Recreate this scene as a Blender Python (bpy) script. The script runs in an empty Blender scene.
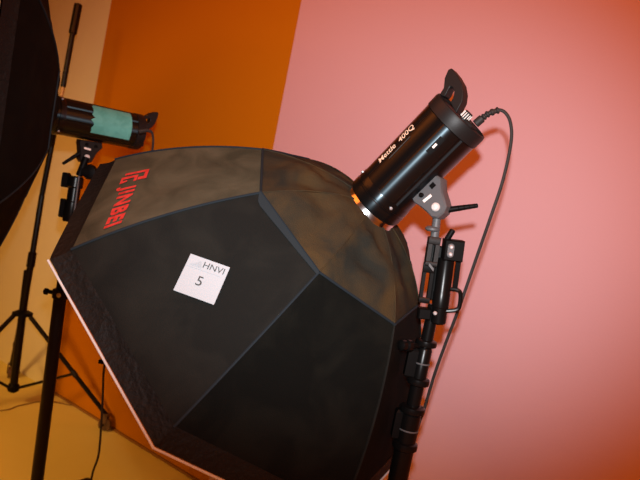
import bpy, bmesh, math, random
from mathutils import Vector, Matrix, noise
PI = math.pi
R = math.radians
V = Vector
random.seed(4)
scn = bpy.context.scene
COL = scn.collection

# ------------------------------------------------------------------ camera
CAM = V((0, 0, 1.45))
ROLL, PITCH = R(11.2), R(3.0)
_f = V((0, math.cos(PITCH), -math.sin(PITCH)))
_u0 = V((0, math.sin(PITCH), math.cos(PITCH)))
_r0 = V((1, 0, 0))
_r = _r0 * math.cos(ROLL) + _u0 * math.sin(ROLL)
_u = _u0 * math.cos(ROLL) - _r0 * math.sin(ROLL)
cd = bpy.data.cameras.new('camera')
cam = bpy.data.objects.new('camera', cd)
COL.objects.link(cam)
cam.matrix_world = Matrix(((_r.x, _u.x, -_f.x, CAM.x), (_r.y, _u.y, -_f.y, CAM.y),
                           (_r.z, _u.z, -_f.z, CAM.z), (0, 0, 0, 1)))
cd.sensor_width = 36.0
cd.lens = 36.0
cd.shift_y = 1.0 / 640.0 * -1.0
cd.clip_start = 0.05
cd.dof.use_dof = True
cd.dof.focus_distance = 1.6
cd.dof.aperture_fstop = 5.0
scn.camera = cam


def at(px, py, d):
    """world point seen at pixel (px, py) at depth d"""
    return CAM + (_f + _r * ((px - 320) / 640.0) - _u * ((py - 239) / 640.0)) * d


# ------------------------------------------------------------------ light
W = bpy.data.worlds.new('warm_room')
scn.world = W
W.use_nodes = True
W.node_tree.nodes['Background'].inputs[0].default_value = (1.0, 0.24, 0.04, 1)
W.node_tree.nodes['Background'].inputs[1].default_value = 0.10

# the flash on top of the photographer's camera
fl = bpy.data.lights.new('camera_flash', 'SPOT')
fl.energy = 160
fl.color = (0.97, 0.98, 1.0)
fl.spot_size = R(58)
fl.spot_blend = 1.0
fl.shadow_soft_size = 0.022
flo = bpy.data.objects.new('camera_flash', fl)
COL.objects.link(flo)
flash_pos = CAM + _u * 0.146 + _r * 0.02
flo.location = flash_pos
flo.rotation_euler = (at(335, 200, 2.4) - flash_pos).to_track_quat('-Z', 'Y').to_euler()
flo.scale = (1.3, 1.0, 1.0)

# warm ceiling lamps of the studio
for i, (lx, ly, lz, e) in enumerate(((-1.6, 1.2, 3.1, 25), (0.9, -0.7, 3.1, 44))):
    l = bpy.data.lights.new('ceiling_lamp', 'AREA')
    l.energy = e
    l.size = 1.6
    l.color = (1.0, 0.19, 0.02)
    lo = bpy.data.objects.new('ceiling_lamp', l)
    COL.objects.link(lo)
    lo.location = (lx, ly, lz)
    lo.rotation_euler = (V((0.2, 2.6, 1.3)) - lo.location).to_track_quat('-Z', 'Y').to_euler()

# tungsten lamp standing off to the left
l = bpy.data.lights.new('tungsten_lamp', 'AREA')
l.energy = 13
l.spread = R(70)
l.size = 0.8
l.color = (1.0, 0.48, 0.13)
lo = bpy.data.objects.new('tungsten_lamp', l)
COL.objects.link(lo)
lo.location = (-3.0, 0.4, 2.3)
lo.rotation_euler = (V((-1.35, 3.4, 0.1)) - lo.location).to_track_quat('-Z', 'Y').to_euler()

scn.view_settings.view_transform = 'Standard'
scn.view_settings.look = 'None'
scn.view_settings.gamma = 1.0
scn.view_settings.use_curve_mapping = False
scn.view_settings.exposure = 0.0


# ------------------------------------------------------------------ materials
def srgb(r, g, b):
    def c(x):
        x /= 255.0
        return x / 12.92 if x <= 0.04045 else ((x + 0.055) / 1.055) ** 2.4
    return (c(r), c(g), c(b), 1)


def mat(name, col, rough=0.5, metal=0.0, bump=0.0, bscale=200.0, col2=None, cscale=6.0,
        lo=0.45, hi=0.62, coat=0.0, spec=0.5, sheen=0.0, detail=5.0):
    m = bpy.data.materials.new(name)
    m.use_nodes = True
    nt = m.node_tree
    b = nt.nodes['Principled BSDF']
    b.inputs['Base Color'].default_value = col
    b.inputs['Roughness'].default_value = rough
    b.inputs['Metallic'].default_value = metal
    b.inputs['Specular IOR Level'].default_value = spec
    b.inputs['Coat Weight'].default_value = coat
    b.inputs['Coat Roughness'].default_value = 0.12
    b.inputs['Sheen Weight'].default_value = sheen
    tc = nt.nodes.new('ShaderNodeTexCoord')
    if col2 is not None:
        n = nt.nodes.new('ShaderNodeTexNoise')
        n.inputs['Scale'].default_value = cscale
        n.inputs['Detail'].default_value = detail
        n.inputs['Distortion'].default_value = 0.6
        nt.links.new(tc.outputs['Object'], n.inputs['Vector'])
        rp = nt.nodes.new('ShaderNodeValToRGB')
        rp.color_ramp.elements[0].position = lo
        rp.color_ramp.elements[0].color = col
        rp.color_ramp.elements[1].position = hi
        rp.color_ramp.elements[1].color = col2
        nt.links.new(n.outputs['Fac'], rp.inputs['Fac'])
        nt.links.new(rp.outputs['Color'], b.inputs['Base Color'])
    if bump > 0:
        n2 = nt.nodes.new('ShaderNodeTexNoise')
        n2.inputs['Scale'].default_value = bscale
        n2.inputs['Detail'].default_value = 3.0
        nt.links.new(tc.outputs['Object'], n2.inputs['Vector'])
        bp = nt.nodes.new('ShaderNodeBump')
        bp.inputs['Strength'].default_value = bump
        bp.inputs['Distance'].default_value = 0.01
        nt.links.new(n2.outputs['Fac'], bp.inputs['Height'])
        nt.links.new(bp.outputs['Normal'], b.inputs['Normal'])
    return m


M = {
    'pink': mat('pink_paint', (0.70, 0.45, 0.50, 1), 0.6, bump=0.04, bscale=120, spec=0.2),
    'orange': mat('orange_paint', (0.55, 0.21, 0.004, 1), 0.65, bump=0.04, bscale=120, spec=0.08),
    'cream': mat('cream_paint', (0.78, 0.78, 0.50, 1), 0.65, bump=0.04, bscale=120, spec=0.1),
    'floor': mat('tan_floor', (0.88, 0.80, 0.24, 1), 0.5, bump=0.03, bscale=60, col2=(0.84, 0.75, 0.21, 1), cscale=2.5, lo=0.3, hi=0.7, spec=0.2),
    'seal': mat('olive_sealant', srgb(140, 100, 45), 0.7),
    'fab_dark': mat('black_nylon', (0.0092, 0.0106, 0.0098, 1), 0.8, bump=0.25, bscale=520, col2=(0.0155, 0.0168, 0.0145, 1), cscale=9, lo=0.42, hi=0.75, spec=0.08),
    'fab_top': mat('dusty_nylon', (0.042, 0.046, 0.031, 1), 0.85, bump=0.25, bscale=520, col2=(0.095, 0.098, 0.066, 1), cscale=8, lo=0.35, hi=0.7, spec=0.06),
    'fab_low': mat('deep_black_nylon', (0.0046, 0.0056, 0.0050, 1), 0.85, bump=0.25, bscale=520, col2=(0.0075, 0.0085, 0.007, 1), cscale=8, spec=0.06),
    'fab_back': mat('dust_stained_nylon', (0.021, 0.0235, 0.0195, 1), 0.85, bump=0.3, bscale=380, col2=(0.060, 0.042, 0.019, 1), cscale=9, lo=0.36, hi=0.70, spec=0.06, detail=8.0),
    'lip': mat('clean_black_nylon', (0.0085, 0.0095, 0.0095, 1), 0.65, bump=0.6, bscale=75, spec=0.2),
    'piping': mat('navy_piping', (0.011, 0.020, 0.027, 1), 0.75, spec=0.2),
    'strip': mat('slate_blue_hem', (0.014, 0.023, 0.028, 1), 0.8, spec=0.2),
    'diffuser': mat('white_diffuser', (0.74, 0.86, 0.90, 1), 0.8, spec=0.2),
    'chrome': mat('chrome', (0.75, 0.75, 0.76, 1), 0.18, 1.0),
    'steel': mat('steel', (0.6, 0.6, 0.61, 1), 0.42, 0.6),
    'body': mat('gloss_black', (0.003, 0.003, 0.0034, 1), 0.33, coat=0.12, spec=0.6),
    'cap': mat('satin_black_plastic', (0.010, 0.0098, 0.0098, 1), 0.45, bump=0.05, bscale=500, spec=0.25),
    'matte': mat('matte_black', (0.003, 0.003, 0.003, 1), 0.5, spec=0.1),
    'pole': mat('black_lacquer', (0.004, 0.004, 0.004, 1), 0.28, spec=0.22),
    'grey': mat('grey_casting', (0.085, 0.092, 0.098, 1), 0.5, bump=0.06, bscale=400),
    'bolt': mat('bright_bolt', (0.75, 0.75, 0.74, 1), 0.4, 0.2),
    'brass': mat('tan_metal', (0.5, 0.36, 0.15, 1), 0.5, 0.4),
    'rubber': mat('black_rubber', (0.02, 0.019, 0.018, 1), 0.6, spec=0.35),
    'white': mat('white_print', srgb(238, 236, 230), 0.6),
    'paper': mat('sticker_paper', (0.40, 0.47, 0.51, 1), 0.6, spec=0.2),
    'ink': mat('grey_ink', (0.05, 0.058, 0.058, 1), 0.6, spec=0.2),
    'faint': mat('faint_ink', (0.34, 0.41, 0.45, 1), 0.6, spec=0.2),
    'red': mat('red_print', (0.62, 0.055, 0.05, 1), 0.7, col2=(0.46, 0.035, 0.03, 1), cscale=60, spec=0.2),
    'letter': mat('cream_lettering', srgb(250, 232, 205), 0.45),
    'mint': mat('mint_film', (0.12, 0.5, 0.46, 1), 0.45, col2=(0.09, 0.42, 0.38, 1), cscale=25),
    'caster': mat('amber_caster', srgb(96, 72, 52), 0.35),
    'cord_tan': mat('brown_cord', srgb(120, 80, 40), 0.7),
}

_b = M['body'].node_tree
_p = _b.nodes['Principled BSDF']
_t = _b.nodes.new('ShaderNodeTangent')
_t.direction_type = 'RADIAL'
_t.axis = 'X'
_b.links.new(_t.outputs['Tangent'], _p.inputs['Tangent'])
_p.inputs['Specular Tint'].default_value = (0.62, 0.86, 1.0, 1)      # blue-black finish
_p.inputs['Anisotropic'].default_value = 0.92
_p.inputs['Anisotropic Rotation'].default_value = 0.25

# ------------------------------------------------------------------ mesh helpers
class MB:
    def __init__(s):
        s.v, s.f = [], []

    def add(s, vs, fs):
        o = len(s.v)
        s.v += [V(p) for p in vs]
        s.f += [tuple(i + o for i in f) for f in fs]
        return s

    def lathe(s, prof, org, axis, n=24, caps=True):
        """prof: list of (radius, distance along axis)"""
        a = V(axis).normalized()
        x = a.orthogonal().normalized()
        y = a.cross(x)
        vs, fs = [], []
        for r, h in prof:
            for i in range(n):
                t = 2 * PI * i / n
                vs.append(V(org) + a * h + (x * math.cos(t) + y * math.sin(t)) * r)
        for j in range(len(prof) - 1):
            for i in range(n):
                k = (i + 1) % n
                fs.append((j * n + i, j * n + k, (j + 1) * n + k, (j + 1) * n + i))
        if caps:
            fs.append(tuple(range(n))[::-1])
            fs.append(tuple(range((len(prof) - 1) * n, len(prof) * n)))
        return s.add(vs, fs)

    def rod(s, p, q, r, r2=None, n=16, bev=None):
        p, q = V(p), V(q)
        L = (q - p).length
        r2 = r if r2 is None else r2
        b = min(r * 0.2, L * 0.2) if bev is None else bev
        return s.lathe([(r - b, 0), (r, b), (r2, L - b), (max(r2 - b, 1e-4), L)], p, q - p, n)

    def tube(s, pts, r, n=8):
        pts = [V(p) for p in pts]
        vs, fs = [], []
        x = None
        for i, p in enumerate(pts):
            t = (pts[min(i + 1, len(pts) - 1)] - pts[max(i - 1, 0)]).normalized()
            x = t.orthogonal().normalized() if x is None else (x - t * x.dot(t)).normalized()
            y = t.cross(x)
            rr = r[i] if isinstance(r, (list, tuple)) else r
            for k in range(n):
                a = 2 * PI * k / n
                vs.append(p + (x * math.cos(a) + y * math.sin(a)) * rr)
        for j in range(len(pts) - 1):
            for k in range(n):
                m = (k + 1) % n
                fs.append((j * n + k, j * n + m, (j + 1) * n + m, (j + 1) * n + k))
        fs.append(tuple(range(n))[::-1])
        fs.append(tuple(range((len(pts) - 1) * n, len(pts) * n)))
        return s.add(vs, fs)

    def prism(s, pts, org, ex, ey, ez, z0, z1, bev=0.0):
        """polygon (x, y) in axes ex, ey extruded along ez from z0 to z1, edges chamfered"""
        n = len(pts)
        org, ex, ey, ez = V(org), V(ex), V(ey), V(ez)
        cx = sum(p[0] for p in pts) / n
        cy = sum(p[1] for p in pts) / n
        def ring(z, k):
            o = []
            for x, y in pts:
                d = math.hypot(x - cx, y - cy)
                f = 1 - (k / d if d > 1e-6 else 0)
                o.append(org + ex * (cx + (x - cx) * f) + ey * (cy + (y - cy) * f) + ez * z)
            return o
        rs = [ring(z0, bev), ring(z0 + bev, 0), ring(z1 - bev, 0), ring(z1, bev)] if bev else [ring(z0, 0), ring(z1, 0)]
        vs = [p for r_ in rs for p in r_]
        fs = []
        for j in range(len(rs) - 1):
            for i in range(n):
                k = (i + 1) % n
                fs.append((j * n + i, j * n + k, (j + 1) * n + k, (j + 1) * n + i))
        fs.append(tuple(range(n))[::-1])
        fs.append(tuple(range((len(rs) - 1) * n, len(rs) * n)))
        return s.add(vs, fs)

    def box(s, c, ex, ey, ez, hx, hy, hz, bev=0.0):
        return s.prism([(-hx, -hy), (hx, -hy), (hx, hy), (-hx, hy)], c, ex, ey, ez, -hz, hz, bev)

    def grid(s, fn, nu, nv):
        vs = [fn(i / nu, j / nv) for j in range(nv + 1) for i in range(nu + 1)]
        fs = [(j * (nu + 1) + i, j * (nu + 1) + i + 1, (j + 1) * (nu + 1) + i + 1, (j + 1) * (nu + 1) + i)
              for j in range(nv) for i in range(nu)]
        return s.add(vs, fs)

    def build(s, name, m, parent=None, off=None, angle=35, recalc=True):
        me = bpy.data.meshes.new(name)
        o = V(off) if off is not None else V((0, 0, 0))
        me.from_pydata([tuple(p - o) for p in s.v], [], s.f)
        if recalc:
            bm = bmesh.new()
            bm.from_mesh(me)
            bmesh.ops.recalc_face_normals(bm, faces=bm.faces)
            bm.to_mesh(me)
            bm.free()
        me.update()
        if angle:
            for p in me.polygons:
                p.use_smooth = True
            me.set_sharp_from_angle(angle=R(angle))
        me.materials.append(m)
        ob = bpy.data.objects.new(name, me)
        COL.objects.link(ob)
        if parent:
            ob.parent = parent
        return ob


def thing(name, label, cat, loc=(0, 0, 0), mw=None, group=None):
    o = bpy.data.objects.new(name, None)
    o.empty_display_size = 0.05
    COL.objects.link(o)
    if mw is not None:
        o.matrix_world = mw
    else:
        o.location = loc
    o['label'] = label
    o['category'] = cat
    if group:
        o['group'] = group
    return o


def tag(o, label, cat, group=None):
    o['label'] = label
    o['category'] = cat
    if group:
        o['group'] = group
    return o


def structure(o, label=None):
    o['kind'] = 'structure'
    if label:
        o['label'] = label
    return o


def smooth(pts, n=8):
    """Catmull-Rom through points"""
    pts = [V(p) for p in pts]
    out = []
    for i in range(len(pts) - 1):
        p0, p1, p2, p3 = pts[max(i - 1, 0)], pts[i], pts[i + 1], pts[min(i + 2, len(pts) - 1)]
        for k in range(n):
            t = k / n
            out.append(0.5 * ((2 * p1) + (p2 - p0) * t + (2 * p0 - 5 * p1 + 4 * p2 - p3) * t * t
                              + (3 * p1 - p0 - 3 * p2 + p3) * t ** 3))
    out.append(pts[-1])
    return out


def text2d(body, size, bold=0.0, cuts=0, space=1.0):
    """flat letter mesh: (verts, faces, width)"""
    c = bpy.data.curves.new('t', 'FONT')
    c.body = body
    c.size = size
    c.offset = bold
    c.space_character = space
    c.resolution_u = 3
    o = bpy.data.objects.new('t', c)
    COL.objects.link(o)
    dg = bpy.context.evaluated_depsgraph_get()
    me = bpy.data.meshes.new_from_object(o.evaluated_get(dg))
    bpy.data.objects.remove(o)
    bpy.data.curves.remove(c)
    bm = bmesh.new()
    bm.from_mesh(me)
    bmesh.ops.triangulate(bm, faces=bm.faces)
    for _ in range(cuts):
        bmesh.ops.subdivide_edges(bm, edges=bm.edges, cuts=1)
    bm.verts.index_update()
    vs = [(v.co.x, v.co.y) for v in bm.verts]
    fs = [tuple(v.index for v in f.verts) for f in bm.faces]
    bm.free()
    bpy.data.meshes.remove(me)
    x0, x1 = min(v[0] for v in vs), max(v[0] for v in vs)
    y0 = min(v[1] for v in vs)
    y1 = max(v[1] for v in vs)
    vs = [(x - x0, y - y0) for x, y in vs]
    return vs, fs, x1 - x0, y1 - y0


# ------------------------------------------------------------------ room
CORNER = V((-1.42, 3.862, 0))
WD = V((0.8042, -0.5943, 0)).normalized()          # along the wall, towards the right
WN = V((-0.5943, -0.8042, 0)).normalized()         # into the room
H = 3.2


def wall_obj(name, org, d, spans, mats_):
    me = bpy.data.meshes.new(name)
    vs, fs, mi = [], [], []
    n = V((-d.y, d.x, 0))
    if n.dot(CAM - org) > 0:
        n = -n
    for k, (a, b) in enumerate(spans):
        o = len(vs)
        for off in (V((0, 0, 0)), n * 0.12):
            vs += [org + d * a + off, org + d * b + off, org + d * b + off + V((0, 0, H)), org + d * a + off + V((0, 0, H))]
        fs += [(o, o + 1, o + 2, o + 3), (o + 7, o + 6, o + 5, o + 4), (o + 3, o + 2, o + 6, o + 7), (o + 1, o, o + 4, o + 5)]
        mi += [k] * 4
    me.from_pydata([tuple(v) for v in vs], [], fs)
    for m_ in mats_:
        me.materials.append(m_)
    for p, k in zip(me.polygons, mi):
        p.material_index = k
    ob = bpy.data.objects.new(name, me)
    COL.objects.link(ob)
    return structure(ob)


PINK_AT = 1.392
wall_obj('wall_back', CORNER, WD, [(-4.5, -0.125), (-0.125, PINK_AT), (PINK_AT, 5.2)], [M['cream'], M['orange'], M['pink']])
f = MB()
f.box((0, 1.6, -0.05), (1, 0, 0), (0, 1, 0), (0, 0, 1), 6.2, 5.2, 0.05)
structure(f.build('floor', M['floor'], angle=0))
b = MB()
q0, q1 = CORNER + WN * 0.006, CORNER + WD * 5.2 + WN * 0.006
b.box((q0 + q1) / 2 + V((0, 0, 0.006)), WD, WN, (0, 0, 1), 2.6, 0.006, 0.006)
structure(b.build('trim_1', M['seal'], angle=0))

# ------------------------------------------------------------------ softbox (own frame: z towards the diffuser)
# 0 ring, 1 inner octagon, 2 rib tips, 3 rim; scale of each rib (the near stand presses rib 4 inwards)
NEAR = dict(R=(0.078, 0.3184, 0.6127, 0.6404), H=(0.016, 0.1161, 0.4533, 0.5007), s1=[1, 1, 1, 1, 0.88, 0.95, 1, 1],
            s2=[1, 1, 1, 0.99, 0.93, 0.97, 1, 1], fold=0.006)
FAR = dict(R=(0.076, 0.33, 0.78, 0.81), H=(0.016, 0.065, 0.30, 0.345), s1=[1] * 8, s2=[1] * 8, fold=0.0)
DIM = NEAR


def arc(p0, p2, v, bow):
    dx, dy = p2[0] - p0[0], p2[1] - p0[1]
    L = math.hypot(dx, dy)
    k = bow * 4 * v * (1 - v)
    return p0[0] + dx * v + dy / L * k, p0[1] + dy * v - dx / L * k


def polar(k, r, h):
    t = -k * PI / 4
    return V((r * math.cos(t), r * math.sin(t), h))


def rib_out(k, v):
    k %= 8
    D = DIM
    r, h = arc((D['R'][1] * D['s1'][k], D['H'][1]), (D['R'][2] * D['s2'][k], D['H'][2]), v, 0.019)
    return polar(k, r, h)


def rib_back(k, v):
    k %= 8
    D = DIM
    r, h = arc((D['R'][0], D['H'][0]), (D['R'][1] * D['s1'][k], D['H'][1]), v, 0.014)
    return polar(k, r, h)


def panel_out(k, u, v, lift=0.0):
    p = rib_out(k, v) * (1 - u) + rib_out(k + 1, v) * u
    t = -(k + u) * PI / 4
    n = V((math.cos(t) * 0.753, math.sin(t) * 0.753, -0.657))
    e = math.sin(PI * u) * math.sin(PI * min(1, v * 1.0))
    w = noise.noise(p * 7 + V((k * 3, 0, 0))) * 0.006 * math.sin(PI * u) + noise.noise(p * 23) * 0.0015
    return p + n * (-0.006 * e + w * (0.3 + e) + lift)


def panel_back(k, u, v):
    p = rib_back(k, v) * (1 - u) + rib_back(k + 1, v) * u
    e = math.sin(PI * u) * math.sin(PI * v)
    w = noise.noise(V((p.x * 9, p.y * 16, p.z * 9)) + V((k * 5, 2, 0))) * 0.028 + noise.noise(p * 38) * 0.009
    return p + V((0, 0, -1)) * (w * math.sin(PI * v) * (0.25 + 0.75 * math.sin(PI * u)) - 0.004 * e)


def lip_pt(k, u, v):
    k0, k1 = k % 8, (k + 1) % 8
    def e(j):
        D = DIM
        r = D['R'][2] * D['s2'][j] + (D['R'][3] - D['R'][2]) * v
        h = D['H'][2] + (D['H'][3] - D['H'][2]) * v
        return polar(j, r, h)
    p = e(k0) * (1 - u) + e(k1) * u
    t = -(k + u) * PI / 4
    w = (noise.noise(p * 30) * (0.012 if k == 1 else 0.006) + noise.noise(p * 70) * 0.002) * math.sin(PI * u) * math.sin(PI * v)
    fold = DIM['fold'] * v * math.sin(PI * u) ** 0.4 if k in (0, 7) else 0.0     # the lip folds over the white edge here
    return p + V((math.cos(t), math.sin(t), 0)) * (w - 0.004 * math.sin(PI * v) + fold * 0.3) + V((0, 0, fold))


ZA = V((-0.5256, 0.3302, -0.7841)).normalized()
XA = V((-0.8332, -0.0137, 0.5528))
XA = (XA - ZA * XA.dot(ZA)).normalized()
YA = ZA.cross(XA)
RING = V((0.1278, 1.704, 1.481))


def pose(x, y, z, o):
    return Matrix(((x.x, y.x, z.x, o.x), (x.y, y.y, z.y, o.y), (x.z, y.z, z.z, o.z), (0, 0, 0, 1)))


def make_softbox(dim, label, mw):
    global DIM
    DIM = dim
    R3, H3, RS2 = dim['R'][3], dim['H'][3], dim['s2']
    t = thing('octagonal_softbox', label, 'softbox', mw=mw, group='octagonal softboxes')
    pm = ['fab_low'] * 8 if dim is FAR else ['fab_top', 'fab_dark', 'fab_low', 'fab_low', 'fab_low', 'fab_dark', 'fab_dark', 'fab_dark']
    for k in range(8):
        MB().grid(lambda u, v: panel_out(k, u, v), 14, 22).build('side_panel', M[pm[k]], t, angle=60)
    for k in range(8):
        MB().grid(lambda u, v: panel_back(k, u, v), 14, 14).build('back_panel', M['fab_low' if dim is FAR else 'fab_back'], t, angle=60)
    for k in range(8):
        MB().grid(lambda u, v: lip_pt(k, u, v), 18, 5).build('front_lip', M['lip'], t, angle=60)
    for k in range(8):
        s = MB().tube([rib_out(k, i / 16) * 1.003 for i in range(17)], 0.0032, 6)
        s.build('rib_piping', M['piping'] if k < 3 else M['fab_dark'], t)
        MB().tube([panel_out(k, i / 12, 0.0, 0.002) for i in range(13)], 0.0032, 6).build('seam_piping', M['piping'], t)
        MB().tube([rib_back(k, i / 12) + V((0, 0, -0.0008)) for i in range(13)], 0.0018, 6).build('back_seam', M['fab_back' if dim is NEAR else 'fab_low'], t)
    # slate blue hem that gapes along the edge of the sticker panel
    def hem(u, v):
        wdt = 0.008 + 0.045 * (min(1, u / 0.12) if u < 0.12 else (1 - (u - 0.12) / 0.88 * 0.75))
        return panel_out(1, u, v * wdt, 0.004)
    if dim is NEAR:
        MB().grid(hem, 20, 3).build('hem_strip', M['strip'], t)['label'] = 'slate blue hem strip'
    # diffuser
    d = MB()
    rim = [polar(k, R3 * (1 - (1 - RS2[k]) * 0.9), H3) for k in range(8)]
    n = 6
    def front(u, v):
        s = u * 8
        k = int(s) % 8
        fr = s - int(s)
        e = rim[k] * (1 - fr) + rim[(k + 1) % 8] * fr
        c = V((0, 0, H3))
        p = c + (e - c) * v * 0.985
        return p + V((0, 0, 0.02 * (1 - v * v) + 0.002))
    d.grid(front, 48, n)
    d.build('diffuser', M['diffuser'], t)['label'] = 'white front diffuser'
    pts = []
    for k in range(1, 7):            # the lip covers the edge on the two upper sides
        for i in range(4):
            pts.append((rim[k] * (1 - i / 4) + rim[(k + 1) % 8] * (i / 4)) * 1.003 + V((0, 0, 0.0025)))
    MB().tube(pts, 0.0028, 8).build('diffuser_edge', M['diffuser'], t)['label'] = 'white diffuser edge'
    MB().lathe([(0.060, -0.006), (0.073, -0.006), (0.0755, 0.0), (0.0755, 0.012), (0.079, 0.017), (0.079, 0.024), (0.060, 0.024)],
               (0, 0, 0), (0, 0, 1), 48, caps=False).build('speed_ring', M['chrome'], t)['label'] = 'silver speed ring'
    return t


A2 = (_r * -0.76 - _u * -0.088 + _f * -0.64).normalized()
RING2 = at(46, 113, 2.36)
z2 = A2
y2 = (V((0, 0, 1)) - z2 * z2.z).normalized()
x2 = y2.cross(z2)
make_softbox(FAR, 'black octagonal softbox cut off by the left edge, seen side-on', pose(x2, y2, z2, RING2) @ Matrix.Rotation(R(22.5), 4, 'Z'))
softbox = make_softbox(NEAR, 'large dusty black octagonal softbox with the white number 5 sticker', pose(XA, YA, ZA, RING))

# the print and the sticker belong to the near softbox only
def on_panel(name, vs, fs, k, fn, m, lift, parent):
    b_ = MB().add([panel_out(k, *fn(x, y), lift) for x, y in vs], fs)
    return b_.build(name, m, parent, angle=0, recalc=False)


U0, U1 = 0.455, 0.925
VB, VT = 0.878, 0.752
vs, fs, w, h = text2d('JINBEI', 1.0, 0.044, cuts=2, space=1.16)
fw = lambda x, y: (U0 + (U1 - U0) * x / w, VB + (VT - VB) * y / h)
o = on_panel('brand_lettering', vs, fs, 0, fw, M['red'], 0.0035, softbox)
o['label'] = 'red printed capital letters'
mk = MB()
def bars(rects):
    v_, f_ = [], []
    for pts in rects:
        o_ = len(v_)
        v_ += pts
        f_.append(tuple(range(o_, o_ + len(pts))))
    return v_, f_
rc = lambda x0, y0, x1, y1: [(x0, y0), (x1, y0), (x1, y1), (x0, y1)]
v_, f_ = bars([rc(0, 0.1, 0.13, 1.35), rc(0.13, 1.17, 0.6, 1.35), rc(0.42, 0.9, 0.6, 1.17),
               rc(0.24, 0.0, 0.38, 0.86), rc(0.38, 0.70, 0.62, 0.86), rc(0.38, 0.0, 0.5, 0.12),
               [(0.5, 0.0), (0.62, 0.0), (0.55, 0.36), (0.45, 0.36)]])
fl_ = lambda x, y: (0.275 + 0.135 * x / 0.62, VB - 0.003 + (VT - VB) * y)
o = on_panel('brand_mark', v_, f_, 0, fl_, M['red'], 0.0035, softbox)
o['label'] = 'red printed square emblem above the letters'

# sticker: a 95 mm square in panel 1, corners TL TR BR BL
cs = [(0.312, 0.507), (0.521, 0.378), (0.667, 0.550), (0.464, 0.679)]
def sq(x, y):          # x right, y up in 0..1
    a_, b_, c_, d_ = [V(c) for c in cs]
    top = a_ * (1 - x) + b_ * x
    bot = d_ * (1 - x) + c_ * x
    p = bot * (1 - y) + top * y
    return p.x, p.y
SP = [panel_out(1, *c, 0.0) for c in cs]
sn = (SP[1] - SP[0]).cross(SP[3] - SP[0]).normalized()
if sn.z > 0:
    sn = -sn
def st(x, y, l):
    top = SP[0] * (1 - x) + SP[1] * x
    bot = SP[3] * (1 - x) + SP[2] * x
    return bot * (1 - y) + top * y + sn * (0.006 + l)
b = MB()
N = 6
b.grid(lambda u, v: st(u, v, 0.0), N, N)
b.grid(lambda u, v: st(u, v, -0.0012), N, N)
stk = b.build('inventory_sticker', M['paper'], softbox, angle=0)
stk['label'] = 'white square paper sticker reading HNVI 5'
def print_on(name, vs, fs, x0, y0, sc, m, sx=1.0):
    return MB().add([st(x0 + x * sc * sx, y0 + y * sc, 0.0009) for x, y in vs], fs).build(name, m, stk, angle=0, recalc=False)
vs, fs, w, h = text2d('HNVI', 1.0, 0.0)
print_on('sticker_letters', vs, fs, 0.40, 0.765, 0.155 / h, M['ink'], 0.52 / w / (0.155 / h))
vs, fs, w, h = text2d('5', 1.0, 0.0)
print_on('sticker_number', vs, fs, 0.40, 0.30, 0.24 / h, M['ink'], 1.05)
MB().add([st(x, y, 0.0009) for x, y in ((0.05, 0.685), (0.88, 0.685), (0.88, 0.695), (0.05, 0.695))], [(0, 1, 2, 3)]).build('printed_rule', M['faint'], stk, angle=0, recalc=False)
v_, f_ = bars([[(0.1, 0.77), (0.24, 0.77), (0.3, 0.9), (0.2, 0.8)], [(0.26, 0.76), (0.38, 0.76), (0.31, 0.93)], rc(0.08, 0.735, 0.38, 0.75)])
MB().add([st(x, y, 0.0009) for x, y in v_], f_).build('printed_emblem', M['faint'], stk, angle=0, recalc=False)


# ------------------------------------------------------------------ studio flash (own frame: x to the rear, z away from bracket)
def flash_pose(a, org):
    u = (V((0, 0, 1)) - a * a.z).normalized()
    x = -a
    return pose(x, u.cross(x), u, org)


HX, HZ = 0.118, -0.136           # hinge of the tilt bracket in the flash's own frame


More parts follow.
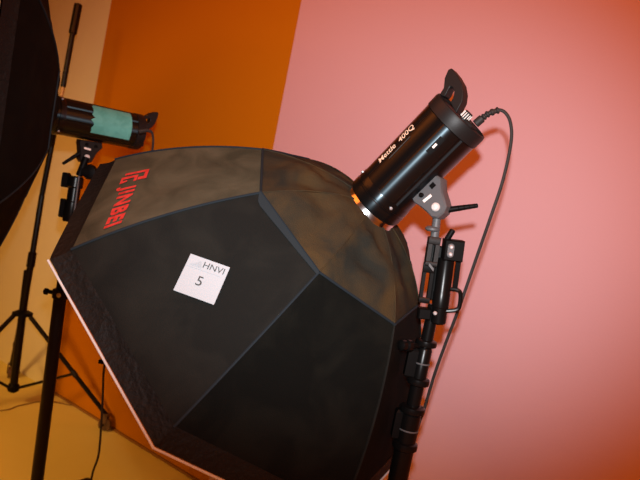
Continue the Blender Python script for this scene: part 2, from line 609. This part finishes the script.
def make_flash(mw, label, r, L, mint=False, bx=0.0):
    t = thing('studio_flash', label, 'studio flash', mw=mw, group='studio flash heads')
    X, Y, Z = V((1, 0, 0)), V((0, 1, 0)), V((0, 0, 1))
    O = V((0, 0, 0))
    MB().lathe([(r * 0.86, -0.006), (r * 0.98, -0.004), (r * 1.02, 0.002), (r * 1.02, 0.024), (r * 0.985, 0.026), (r * 0.985, 0.03),
                (r * 1.02, 0.032), (r * 1.0, 0.05), (r * 0.97, 0.054)], O, X, 56).build('front_collar', M['body'], t)
    # body: round with shallow lengthwise grooves
    n = 96
    vs, fs = [], []
    cap0 = L - 0.036
    hs = [0.05, 0.052, cap0 - 0.002, cap0]
    g = [R(a_) for a_ in (-60, -18, 24, 66, 108, 150, 192, 234)]
    for h_ in hs:
        for i in range(n):
            a_ = 2 * PI * i / n
            rr = r * 0.985
            for q in g:
                d_ = abs((a_ - q + PI) % (2 * PI) - PI)
                if d_ < 0.05:
                    rr -= 0.003
            vs.append(V((h_, rr * math.cos(a_), rr * math.sin(a_))))
    for j in range(3):
        for i in range(n):
            k = (i + 1) % n
            fs.append((j * n + i, j * n + k, (j + 1) * n + k, (j + 1) * n + i))
    MB().add(vs, fs).build('body', M['body'], t, angle=25)
    rc_ = MB().lathe([(r * 0.96, cap0), (r * 1.01, cap0 + 0.002), (r * 1.01, cap0 + 0.008), (r * 1.01, L - 0.006), (r * 0.985, L), (r * 0.93, L + 0.001),
                (r * 0.91, L - 0.006), (0.003, L - 0.006)], O, X, 56).build('rear_cap', M['cap'], t)
    # carrying handle: curled horn with a finger hole
    out = [(L - 0.004, 0.076), (L + 0.016, 0.081), (L + 0.034, 0.098), (L + 0.054, 0.107), (L + 0.062, 0.103), (L + 0.060, 0.078), (L + 0.054, 0.052),
           (L + 0.042, 0.032), (L + 0.026, 0.018), (L - 0.004, 0.008)]
    inn = [(L + 0.003, 0.062), (L + 0.012, 0.064), (L + 0.022, 0.068), (L + 0.028, 0.070), (L + 0.031, 0.067), (L + 0.031, 0.060), (L + 0.028, 0.053),
           (L + 0.021, 0.046), (L + 0.013, 0.042), (L + 0.003, 0.040)]
    s_ = r / 0.08
    hb = MB()
    n_ = len(out)
    vs, fs = [], []
    for y_ in (-0.017, 0.017):
        for lst in (out, inn):
            vs += [V((p[0], y_ + (0.0 if lst is out else 0.0), p[1] * s_)) for p in lst]
    for i in range(n_ - 1):
        A_, B_, C_, D_ = i, n_ + i, 2 * n_ + i, 3 * n_ + i
        fs += [(A_, A_ + 1, B_ + 1, B_), (C_, D_, D_ + 1, C_ + 1), (A_, C_, C_ + 1, A_ + 1), (B_, B_ + 1, D_ + 1, D_)]
    fs += [(0, n_, 3 * n_, 2 * n_), (n_ - 1, 3 * n_ - 1, 4 * n_ - 1, 2 * n_ - 1)]
    ho = hb.add(vs, fs).build('handle', M['cap'], t, angle=40)
    md = ho.modifiers.new('bevel', 'BEVEL')
    md.width = 0.004
    md.segments = 2
    # dial with ridges, power socket
    c = V((L - 0.004, 0.0, -0.010 * s_))
    dl = MB().lathe([(0.0115, 0), (0.0115, 0.02), (0.010, 0.023)], c, X, 20).build('control_dial', M['cap'], t)
    rg = MB()
    for i in range(12):
        a_ = 2 * PI * i / 12
        rg.rod(c + X * 0.004 + V((0, math.cos(a_), math.sin(a_))) * 0.0117, c + X * 0.02 + V((0, math.cos(a_), math.sin(a_))) * 0.0117, 0.0012, n=6)
    rg.build('dial_ridge', M['white'], dl)
    c = V((L - 0.004, -0.03 * s_, -0.048 * s_))
    MB().box(c + X * 0.004, Y, Z, X, 0.016, 0.012, 0.008, 0.002).build('power_socket', M['cap'], t)
    # tilt bracket: grey casting whose plate hangs under the body
    br = [(0.175, -0.070), (0.1794, -0.0895), (0.1617, -0.1112), (0.1524, -0.1342), (0.1442, -0.1518), (0.1286, -0.1595),
          (0.108, -0.158), (0.0985, -0.147), (0.0965, -0.1247), (0.0919, -0.0984), (0.088, -0.0859), (0.089, -0.072)]
    O = V((bx, 0, 0))
    pb = MB().prism(br, O, X, Z, -Y, -0.022, 0.022, 0.004).build('tilt_bracket', M['cap' if mint else 'grey'], t, angle=30)
    pb['label'] = 'black tilt bracket' if mint else 'grey cast tilt bracket'
    MB().lathe([(0.0, 0.022), (0.011, 0.022), (0.011, 0.026), (0.008, 0.03), (0.0005, 0.031)], (0.1234 + bx, 0, -0.1349), -Y, 20).build('hinge_bolt', M['bolt'], pb)
    MB().lathe([(0.006, 0.02), (0.006, 0.028), (0.004, 0.03)], (0.1155 + bx, 0, -0.086), -Y, 14).build('screw_knob', M['matte'], pb)
    d0, d1 = V((0.1088, 0, -0.0977)), V((0.1340, 0, -0.1022))
    lx = (V((0.1332, 0, -0.1072)) - V((0.1082, 0, -0.1048))).normalized()
    lc = (V((0.1088, 0, -0.0977)) + V((0.1082, 0, -0.1048)) + V((0.1344, 0, -0.1019)) + V((0.1332, 0, -0.1072))) / 4
    lc.x += bx
    MB().box(lc - Y * 0.0225, lx, Y.cross(lx), Y, 0.0128, 0.0036, 0.001).build('bracket_label', M['white'], pb)
    MB().box(V((0.152 + bx, -0.0225, -0.088)), X, Z, Y, 0.007, 0.006, 0.002, 0.001).build('lock_button', M['matte'], pb)
    if not mint:
        # printed name along the upper flank, indicator window, screws
        def cyl(x, a_, l):
            rr = r * 0.985 + l
            return V((x, -rr * math.cos(a_), rr * math.sin(a_)))
        vs, fs, w, h = text2d('Mettle  400Q', 1.0, 0.012)
        x0, x1 = 0.098, 0.222
        aa, ab = R(24), R(42)
        MB().add([cyl(x0 + (x1 - x0) * x / w, aa + (ab - aa) * y / h, 0.0008) for x, y in vs], fs).build('model_lettering', M['letter'], t, angle=0, recalc=False)
        MB().grid(lambda u, v: cyl(0.125 + 0.075 * u, R(17) + R(2.2) * v, 0.0008), 6, 2).build('small_print_line', M['ink'], t, angle=0, recalc=False)
        MB().grid(lambda u, v: cyl(0.222 + 0.013 * u, R(-30) + R(4) * v, 0.0012), 3, 2).build('indicator_window', M['white'], t, angle=0, recalc=False)
        MB().grid(lambda u, v: cyl(0.205 + 0.05 * u, R(-34) + R(11) * v, 0.0006), 8, 4).build('recess_panel', M['matte'], t, angle=0, recalc=False)
    else:
        def cyl(x, a_, l):
            rr = r * 0.985 + l
            return V((x, -rr * math.cos(a_), rr * math.sin(a_)))
        rag = [0.012 * noise.noise(V((i * 0.9, 3, 1))) for i in range(13)]
        def patch(u, v):
            x0 = 0.150 + rag[int(round(v * 12))] * 1.6
            return cyl(x0 + (L - 0.062 - x0) * u, R(-35) + R(98) * v, 0.0012)
        MB().grid(patch, 8, 12).build('mint_film', M['mint'], t, angle=40, recalc=False)['label'] = 'torn mint green protective film'
    for a_ in (58, -52):
        p = V((0.04, -r * 1.0 * math.cos(R(a_)), r * 1.0 * math.sin(R(a_))))
        MB().lathe([(0.004, 0), (0.004, 0.004), (0.002, 0.005)], p, V((0, -math.cos(R(a_)), math.sin(R(a_)))), 10).build('collar_screw', M['steel'], t)
    return t


B1 = (at(385.4, 192.6, 1.6852) - at(457.2, 120.0, 1.589)).normalized()
F1 = flash_pose(B1, at(385.4, 192.6, 1.6852) + B1 * 0.04)
flash1 = make_flash(F1, 'glossy black studio flash with carry handle mounted on the dusty softbox', 0.080, 0.315)
F2 = flash_pose(A2, RING2)
flash2 = make_flash(F2, 'black studio flash with torn mint green film on its side', 0.071, 0.365, mint=True, bx=0.04)

# ------------------------------------------------------------------ near stand
UP = V((0, 0, 1))


def tripod(t, base, off, hub_z, rad, rot, r=0.011):
    for i in range(3):
        a_ = rot + i * 2 * PI / 3
        foot = V((base.x + rad * math.cos(a_), base.y + rad * math.sin(a_), 0.012))
        d_ = V((math.cos(a_), math.sin(a_), 0))
        top = V((base.x, base.y, hub_z)) + d_ * 0.035
        lg = MB().rod(top, foot, r).build('leg', M['pole'], t, off)
        MB().lathe([(r * 1.3, -0.012), (r * 1.45, 0.0), (r * 1.3, 0.02), (r * 1.1, 0.05)], foot, (top - foot), 14).build('rubber_foot', M['rubber'], lg, off)
        mid = top * 0.45 + foot * 0.55
        MB().rod(V((base.x, base.y, hub_z * 0.28)) + d_ * 0.02, mid, r * 0.6).build('brace', M['pole'], t, off)
    MB().lathe([(0.025, 0), (0.036, 0.008), (0.036, 0.05), (0.026, 0.06)], (base.x, base.y, hub_z - 0.03), UP, 24).build('leg_hub', M['matte'], t, off)
    MB().lathe([(0.023, 0), (0.03, 0.005), (0.03, 0.03), (0.023, 0.035)], (base.x, base.y, hub_z * 0.28 - 0.015), UP, 24).build('brace_hub', M['matte'], t, off)


hinge = F1 @ V((HX, 0, HZ))
P1 = at(429.5, 327, 1.63)
base1 = V((P1.x, P1.y, 0))
st1 = thing('light_stand', 'heavy black light stand with clamp head holding the tilted glossy flash', 'light stand', base1, group='heavy light stands')
S1 = lambda mb, n, m, par=None: mb.build(n, m, par or st1, base1)
pole_at = lambda z: V((base1.x, base1.y, z))
def zpix(py):       # height on the pole for a picture row
    lo_, hi_ = 0.0, 2.5
    for _ in range(40):
        m_ = (lo_ + hi_) / 2
        d_ = pole_at(m_) - CAM
        y_ = 239 - 640 * d_.dot(_u) / d_.dot(_f)
        if y_ > py:
            lo_ = m_
        else:
            hi_ = m_
    return m_
z318, z343, z349, z381, z385, z409, z415, z445 = [zpix(p) for p in (316, 343, 349, 381, 386, 409, 414, 445)]
S1(MB().rod(pole_at(z349 - 0.01), pole_at(z318 + 0.03), 0.0155, n=24), 'inner_tube', M['pole'])
S1(MB().lathe([(0.019, z381), (0.019, z349), (0.017, z349 + 0.003)], pole_at(0), UP, 28), 'middle_tube', M['pole'])
S1(MB().lathe([(0.017, z409 - 0.01), (0.0185, z381)], pole_at(0), UP, 28), 'middle_tube', M['pole'])
S1(MB().lathe([(0.0255, z445), (0.0255, z415), (0.022, z415 + 0.004)], pole_at(0), UP, 28), 'outer_tube', M['pole'])
S1(MB().lathe([(0.0255, 0.14), (0.0255, z445)], pole_at(0), UP, 28), 'outer_tube', M['pole'])
def collar(z, r_, h_):
    return MB().lathe([(r_ * 0.82, z - h_), (r_, z - h_ * 0.7), (r_ * 1.03, z), (r_, z + h_ * 0.7), (r_ * 0.82, z + h_)], pole_at(0), UP, 28)
for z_, r_, h_ in ((z343, 0.027, 0.009), (z381, 0.0285, 0.010), (z409, 0.0325, 0.010), (z445, 0.032, 0.011)):
    S1(collar(z_, r_, h_), 'collar', M['pole'])
for z_, r_ in ((zpix(363), 0.0196), (zpix(429), 0.0261)):
    S1(MB().lathe([(r_, z_ - 0.002), (r_ + 0.0008, z_ - 0.001), (r_ + 0.0008, z_ + 0.001), (r_, z_ + 0.002)], pole_at(0), UP, 28), 'trim_band', M['grey'])
# side clamp body and knobs on the left of the pole
rt = V((_r.x, _r.y, 0)).normalized()          # horizontal, to the right as the camera stands
fw_ = V((_f.x, _f.y, 0)).normalized()
for za, zb in ((z349 - 0.002, z381 + 0.004), (z409 - 0.006, z445 + 0.01)):
    c = pole_at((za + zb) / 2) - rt * 0.026 + fw_ * 0.004
    S1(MB().box(c, rt, fw_, UP, 0.014, 0.015, abs(za - zb) / 2, 0.007), 'clamp_block', M['matte'])
kc = pole_at(zpix(346))
kd = (-rt * 0.8 - fw_ * 0.6).normalized()
kn = S1(MB().rod(kc + kd * 0.02, kc + kd * 0.07, 0.006), 'clamp_screw', M['matte'])
S1(MB().lathe([(0.006, 0), (0.0145, 0.003), (0.0145, 0.014), (0.009, 0.017), (0.009, 0.02), (0.0135, 0.022), (0.0135, 0.034), (0.007, 0.038)], kc + kd * 0.054, kd, 18), 'screw_knob', M['pole'], kn)
# head: sleeve, latch casting, clamp box, loop handle, stub, spigot
sv0, sv1 = at(438.5, 319, 1.615), at(446.5, 258, 1.60)
ax = (sv1 - sv0).normalized()
S1(MB().lathe([(0.015, -0.012), (0.0195, -0.008), (0.0195, 0.03), (0.0215, 0.032), (0.0215, 0.068), (0.0205, 0.070), (0.0205, 0.155)], sv0, ax, 28), 'sleeve', M['pole'])
side = (rt - ax * rt.dot(ax)).normalized()
nrm = side.cross(ax).normalized()
if nrm.dot(CAM - sv0) < 0:
    nrm = -nrm
hb_c = at(452.5, 250, 1.59)
hd_ = S1(MB().box(hb_c, side, ax, nrm, 0.0245, 0.026, 0.022, 0.004), 'clamp_head', M['matte'])
ov = [(0.0085 * math.cos(a_) , 0.0085 * math.sin(a_) + (0.009 if math.sin(a_) > 0 else -0.009)) for a_ in [2 * PI * i / 20 + 0.01 for i in range(20)]]
oc = hb_c + nrm * 0.0215 - side * 0.009
pl_ = S1(MB().prism(ov, oc, side, ax, nrm, -0.002, 0.003, 0.001), 'oval_plate', M['grey'], hd_)
def sub(mb, n, m, par):
    return mb.build(n, m, par, base1)
for s_ in (1, -1):
    S1(MB().lathe([(0.0052, 0), (0.0052, 0.004), (0.003, 0.006)], oc + ax * 0.009 * s_ + nrm * 0.002, nrm, 14), 'plate_bolt', M['steel'], hd_)
S1(MB().lathe([(0.006, 0), (0.0075, 0.002), (0.0075, 0.03), (0.006, 0.033), (0.004, 0.033), (0.004, 0.02)], at(446, 241, 1.595), (at(453, 230, 1.585) - at(446, 241, 1.595)), 18), 'stub_tube', M['matte'])
# latch casting on the left with an open slot
def slot_plate(pa, pb_, wd, depth, slot0, slot1, sw, name, m):
    """a bar from pa to pb_ with a slot cut through between fractions slot0..slot1"""
    a_ = (pb_ - pa)
    L_ = a_.length
    a_.normalize()
    s_ = (rt - a_ * rt.dot(a_)).normalized()
    n_ = s_.cross(a_)
    y0, y1 = L_ * slot0, L_ * slot1
    b_ = MB()
    b_.box(pa + a_ * (y0 / 2), s_, n_, a_, wd, depth, y0 / 2, 0.002)
    b_.box(pa + a_ * ((y1 + L_) / 2), s_, n_, a_, wd, depth, (L_ - y1) / 2, 0.002)
    for q in (-1, 1):
        b_.box(pa + a_ * ((y0 + y1) / 2) + s_ * q * (sw + wd) / 2, s_, n_, a_, (wd - sw) / 2, depth, (y1 - y0) / 2 + 0.001, 0.001)
    return S1(b_, name, m)
slot_plate(at(430, 266, 1.60), at(434.5, 237, 1.60), 0.0145, 0.014, 0.16, 0.74, 0.004, 'latch_casting', M['cap'])
S1(MB().rod(at(431, 262, 1.612), at(434.3, 242, 1.612), 0.0075), 'latch_core', M['matte'])
slot_plate(at(423.5, 303, 1.605), at(429.5, 262, 1.605), 0.0135, 0.008, 0.14, 0.74, 0.0055, 'side_plate', M['pole'])
lk = S1(MB().box(at(431, 267, 1.585), (at(434, 272, 1.58) - at(427, 263, 1.58)).normalized(), UP, nrm, 0.010, 0.004, 0.005, 0.0015), 'latch_lever', M['grey'])
S1(MB().rod(at(433, 300, 1.628), at(441, 246, 1.622), 0.017), 'spigot_socket', M['matte'])
S1(MB().box(at(424, 313, 1.615), side, ax, nrm, 0.016, 0.014, 0.016, 0.004), 'lower_block', M['matte'])
# small bolt and loop handle on the right
S1(MB().lathe([(0.005, 0), (0.005, 0.004), (0.003, 0.006)], at(435, 313, 1.592), nrm, 12), 'sleeve_bolt', M['steel'])
lp = [at(446, 311, 1.605), at(456, 310, 1.60), at(459.5, 306, 1.598), at(460.5, 294, 1.597), at(457, 290, 1.598), at(447, 289, 1.605)]
S1(MB().tube(smooth(lp, 4), 0.0055, 10), 'loop_handle', M['pole'])
S1(MB().box((at(457.5, 262, 1.597) + at(455.5, 289, 1.6)) / 2, side, ax, nrm, 0.006, 0.036, 0.005, 0.002), 'guide_bar', M['pole'])
# spigot with flange under the flash's bracket, tension lever
S1(MB().rod(at(434, 242, 1.606), at(437, 217, 1.606), 0.0105, n=20), 'spigot', M['grey'])
fc = at(432.5, 229, 1.606)
S1(MB().lathe([(0.013, -0.006), (0.0185, -0.002), (0.0185, 0.003), (0.012, 0.007)], fc, ax, 24), 'spigot_flange', M['grey'])
tripod(st1, base1, base1, 0.62, 0.5, R(100))

# tension lever of each tilt bracket belongs to its flash
def lever(t, p, q, r0_, r1_):
    inv = t.matrix_world.inverted()
    mb = MB().rod(inv @ p, inv @ q, r0_, r1_)
    d_ = (inv @ q - inv @ p)
    lv = mb.build('tension_lever', M['matte'], t)
    rb = MB()
    for f_ in (0.45, 0.6, 0.75, 0.9):
        rr = r0_ + (r1_ - r0_) * f_
        rb.lathe([(rr * 0.9, -0.002), (rr * 1.1, 0), (rr * 0.9, 0.002)], inv @ p + d_ * f_, d_, 14)
    rb.build('grip_ring', M['matte'], lv)
bpy.context.view_layer.update()
lever(flash1, at(443, 210.5, 1.60), at(478, 205.5, 1.585), 0.0085, 0.0055)

# ------------------------------------------------------------------ left stand
hinge2 = F2 @ V((HX, 0, HZ))
DZ2 = (hinge2 - CAM).dot(_f)
top2, bot2 = at(64.5, 262, DZ2 + 0.02), at(40.5, 453, DZ2 + 0.06)
ax2 = (top2 - bot2).normalized()
base2 = bot2 - ax2 * (bot2.z / ax2.z)
st2 = thing('light_stand', 'thick black light stand rising past the left corner of the dusty softbox', 'light stand', base2, group='heavy light stands')
S2 = lambda mb, n, m, par=None: mb.build(n, m, par or st2, base2)
L2 = (top2 - base2).length
S2(MB().lathe([(0.024, 0.12), (0.024, L2 - 0.12), (0.0225, L2 - 0.118)], base2, ax2, 28), 'outer_tube', M['pole'])
ctop = at(77, 178, DZ2)
S2(MB().rod(base2 + ax2 * (L2 - 0.14), top2 + (ctop - top2) * 0.35, 0.019, n=24), 'inner_tube', M['pole'])
pc = base2 + ax2 * (L2 - 0.125)
S2(MB().lathe([(0.024, -0.02), (0.03, -0.016), (0.03, 0.016), (0.024, 0.02)], pc, ax2, 28), 'collar', M['pole'])
kn2 = S2(MB().rod(pc - rt * 0.025, pc - rt * 0.05, 0.008), 'collar_screw', M['matte'])
S2(MB().lathe([(0.007, 0), (0.013, 0.003), (0.013, 0.014), (0.007, 0.018)], pc - rt * 0.045 - fw_ * 0.006, -rt, 16), 'screw_knob', M['matte'], kn2)
S2(MB().lathe([(0.006, 0), (0.009, 0.002), (0.006, 0.005)], pc - fw_ * 0.029 + rt * 0.006, -fw_, 12), 'collar_bolt', M['steel'])
hb0, hb1 = at(69.5, 222, DZ2), at(77, 172, DZ2)
a3 = (hb1 - hb0).normalized()
s3 = (rt - a3 * rt.dot(a3)).normalized()
n3 = s3.cross(a3)
S2(MB().lathe([(0.024, 0.0), (0.027, 0.006), (0.027, 0.075), (0.023, 0.08), (0.023, 0.13), (0.029, 0.135), (0.029, 0.17), (0.024, 0.176)], hb0, a3, 28), 'sleeve', M['pole'])
S2(MB().box(at(63.5, 208, DZ2), s3, n3, a3, 0.011, 0.014, 0.036, 0.004), 'clamp_block', M['matte'])
S2(MB().box(at(66, 180, DZ2), s3, n3, a3, 0.012, 0.014, 0.028, 0.004), 'clamp_block', M['matte'])
S2(MB().rod(at(74, 214, DZ2 - 0.03), at(79, 176, DZ2 - 0.03), 0.0035), 'guide_rod', M['grey'])
S2(MB().lathe([(0.01, -0.02), (0.026, -0.016), (0.03, 0), (0.026, 0.016), (0.01, 0.02)], at(90, 172, DZ2 + 0.01), -fw_, 24), 'tension_knob', M['matte'])
S2(MB().rod(at(79, 176, DZ2), at(86.5, 157, DZ2), 0.013, n=20), 'spigot', M['matte'])
S2(MB().box((at(80, 174, DZ2) + at(90, 170, DZ2)) / 2, rt, fw_, UP, 0.02, 0.012, 0.014, 0.003), 'knob_arm', M['matte'])
tripod(st2, base2, base2, 0.13, 0.40, R(200))
lever(flash2, at(80, 153, DZ2 - 0.03), at(62.5, 164, DZ2 - 0.05), 0.008, 0.0055)

# ------------------------------------------------------------------ far stand on casters
base3 = V((-1.535, 3.56, 0))
st3 = thing('light_stand', 'slim black tripod stand on casters far back against the cream wall', 'light stand', base3)
S3 = lambda mb, n, m, par=None: mb.build(n, m, par or st3, base3)
D3 = (base3 - CAM).dot(_f)
lowp = at(13.5, 387, D3 - 0.02)
hubp = at(22.5, 314, D3 - 0.03)
j1 = at(32, 257, D3 - 0.06)
j2 = at(42, 195, D3 - 0.06)
j3 = at(60.8, 99, D3 - 0.1)
j4 = at(64.5, 79, D3 - 0.1)
j5 = at(73.5, 29, D3 - 0.12)
j6 = at(78.5, 4, D3 - 0.12)
S3(MB().rod(lowp, hubp + (hubp - lowp) * 0.6, 0.0215, n=20), 'lower_tube', M['pole'])
S3(MB().rod(hubp, j1, 0.018, n=20), 'lower_tube', M['pole'])
S3(MB().rod(j1 + (hubp - j1) * 0.18, j1 + (j2 - j1) * 0.08, 0.0225, n=20), 'collar', M['pole'])
S3(MB().rod(j1, j2, 0.0155, n=20), 'middle_tube', M['pole'])
S3(MB().rod(j2, j3, 0.0145, n=20), 'upper_tube', M['pole'])
S3(MB().rod(j3, j4, 0.010, n=16), 'bare_tube', M['brass'])['label'] = 'short bare metal tube section'
S3(MB().rod(j4 + (j3 - j4) * 0.4, j5, 0.0145, n=20), 'upper_tube', M['pole'])
S3(MB().rod(j5 + (j4 - j5) * 0.1, j6, 0.022, n=20), 'collar', M['pole'])
a5 = (hubp - lowp).normalized()
S3(MB().lathe([(0.025, -0.012), (0.055, -0.008), (0.055, 0.008), (0.03, 0.02)], hubp, a5, 20), 'leg_hub', M['matte'])
S3(MB().lathe([(0.016, -0.03), (0.03, -0.02), (0.034, 0.005), (0.024, 0.02)], lowp, a5, 20), 'brace_hub', M['matte'])
feet = [V((-0.965, 3.46, 0)), V((-1.755, 3.97, 0)), V((-1.78, 3.16, 0))]
for i, ft in enumerate(feet):
    d_ = V((ft.x - base3.x, ft.y - base3.y, 0)).normalized()
    tp = hubp + d_ * 0.05 - UP * 0.005
    ft_top = ft + V((0, 0, 0.085))
    lg = S3(MB().rod(tp, ft_top, 0.0125, n=14), 'leg', M['pole'])
    mid = tp * 0.42 + ft_top * 0.58
    S3(MB().rod(lowp + d_ * 0.025, mid, 0.008, n=12), 'brace', M['pole'])
    S3(MB().rod(mid - (ft_top - tp).normalized() * 0.02, mid + (ft_top - tp).normalized() * 0.02, 0.015, n=14), 'brace_joint', M['cap'], lg)
    sd = V((-d_.y, d_.x, 0))
    cw = ft + V((0, 0, 0.037))
    ck = S3(MB().lathe([(0.02, -0.014), (0.035, -0.012), (0.037, 0), (0.035, 0.012), (0.02, 0.014)], cw, sd, 24), 'caster_wheel', M['caster'])
    fk = MB()
    for q in (-1, 1):
        fk.box(cw + sd * 0.018 * q + V((0, 0, 0.024)), d_, sd, UP, 0.012, 0.002, 0.03, 0.0)
    fk.box(cw + V((0, 0, 0.052)), d_, sd, UP, 0.013, 0.02, 0.006, 0.001)
    S3(fk, 'caster_fork', M['caster'], ck)
    S3(MB().rod(cw - sd * 0.06, cw + sd * 0.02, 0.005, n=10), 'caster_axle', M['matte'], ck)

# ------------------------------------------------------------------ cords
px = [(478, 122, 1.585), (487, 115, 1.58), (497, 110, 1.575), (505, 112.5, 1.57), (510.5, 123, 1.57), (511, 143, 1.575), (503, 180, 1.585),
      (490, 219, 1.60), (475, 262, 1.63), (459, 308, 1.65), (445, 345, 1.675), (434, 376, 1.69), (424, 410, 1.70), (412, 452, 1.70)]
pts = [at(*p) for p in px]
e = pts[-1]
pts += [V((e.x, e.y + 0.01, 0.3)), V((e.x + 0.02, e.y + 0.04, 0.05)), V((e.x + 0.1, e.y + 0.1, 0.006)), V((e.x + 0.35, e.y + 0.2, 0.006))]
c1 = thing('power_cord', 'black power cord looping from the rear of the glossy flash down the pink wall side', 'power cord', V((pts[-1].x, pts[-1].y, 0)))
o1 = c1.location.copy()
MB().tube(smooth(pts, 8), 0.0041, 10).build('cable', M['rubber'], c1, o1)
pp = smooth([at(475.5, 124, 1.587), at(482, 118.5, 1.583), at(489, 113.5, 1.579), at(499, 110, 1.574)], 8)
rr_ = [0.0105 if i < 9 else (0.0088 if (i // 2) % 2 else 0.0062) for i in range(len(pp))]
MB().tube(pp, rr_, 12).build('plug', M['rubber'], c1, o1)

px = [(140, 131, 2.42), (148, 130, 2.425), (152.5, 134, 2.43), (152.5, 150, 2.43), (146, 185, 2.43), (132, 250, 2.44), (118, 310, 2.45), (106, 358, 2.46), (103.5, 375, 2.46),
      (102.5, 400, 2.46), (99, 452, 2.46)]
pts = [at(*p) for p in px]
e = pts[-1]
pts += [V((e.x - 0.01, e.y, 0.25)), V((e.x, e.y + 0.02, 0.04)), V((e.x + 0.06, e.y + 0.1, 0.005)), V((e.x + 0.15, e.y + 0.35, 0.005)), V((e.x + 0.35, e.y + 0.5, 0.005))]
c2 = thing('power_cord', 'thin black power cord hanging from the mint film flash in front of the orange wall', 'power cord', V((pts[-1].x, pts[-1].y, 0)))
o2 = c2.location.copy()
MB().tube(smooth(pts, 8), 0.0042, 8).build('cable', M['rubber'], c2, o2)
MB().tube([at(139, 131.5, 2.42), at(147, 130, 2.425), at(151, 132, 2.43)], [0.009, 0.008, 0.005], 10).build('plug', M['rubber'], c2, o2)
q = at(103.5, 362, 2.46)
MB().box(q - rt * 0.008, rt, fw_, UP, 0.01, 0.006, 0.008, 0.002).build('cord_clip', M['matte'], c2, o2)

g0 = [V((-1.9, 3.2, 0.003)), V((-1.55, 3.43, 0.003)), V((-1.49, 3.56, 0.003)), V((-1.40, 3.70, 0.003)), V((-1.25, 3.715, 0.003))]
tag(MB().tube(smooth(g0, 8), 0.003, 6).build('floor_cord', M['cord_tan']), 'thin brown cord lying on the tan floor below the caster stand', 'cord')
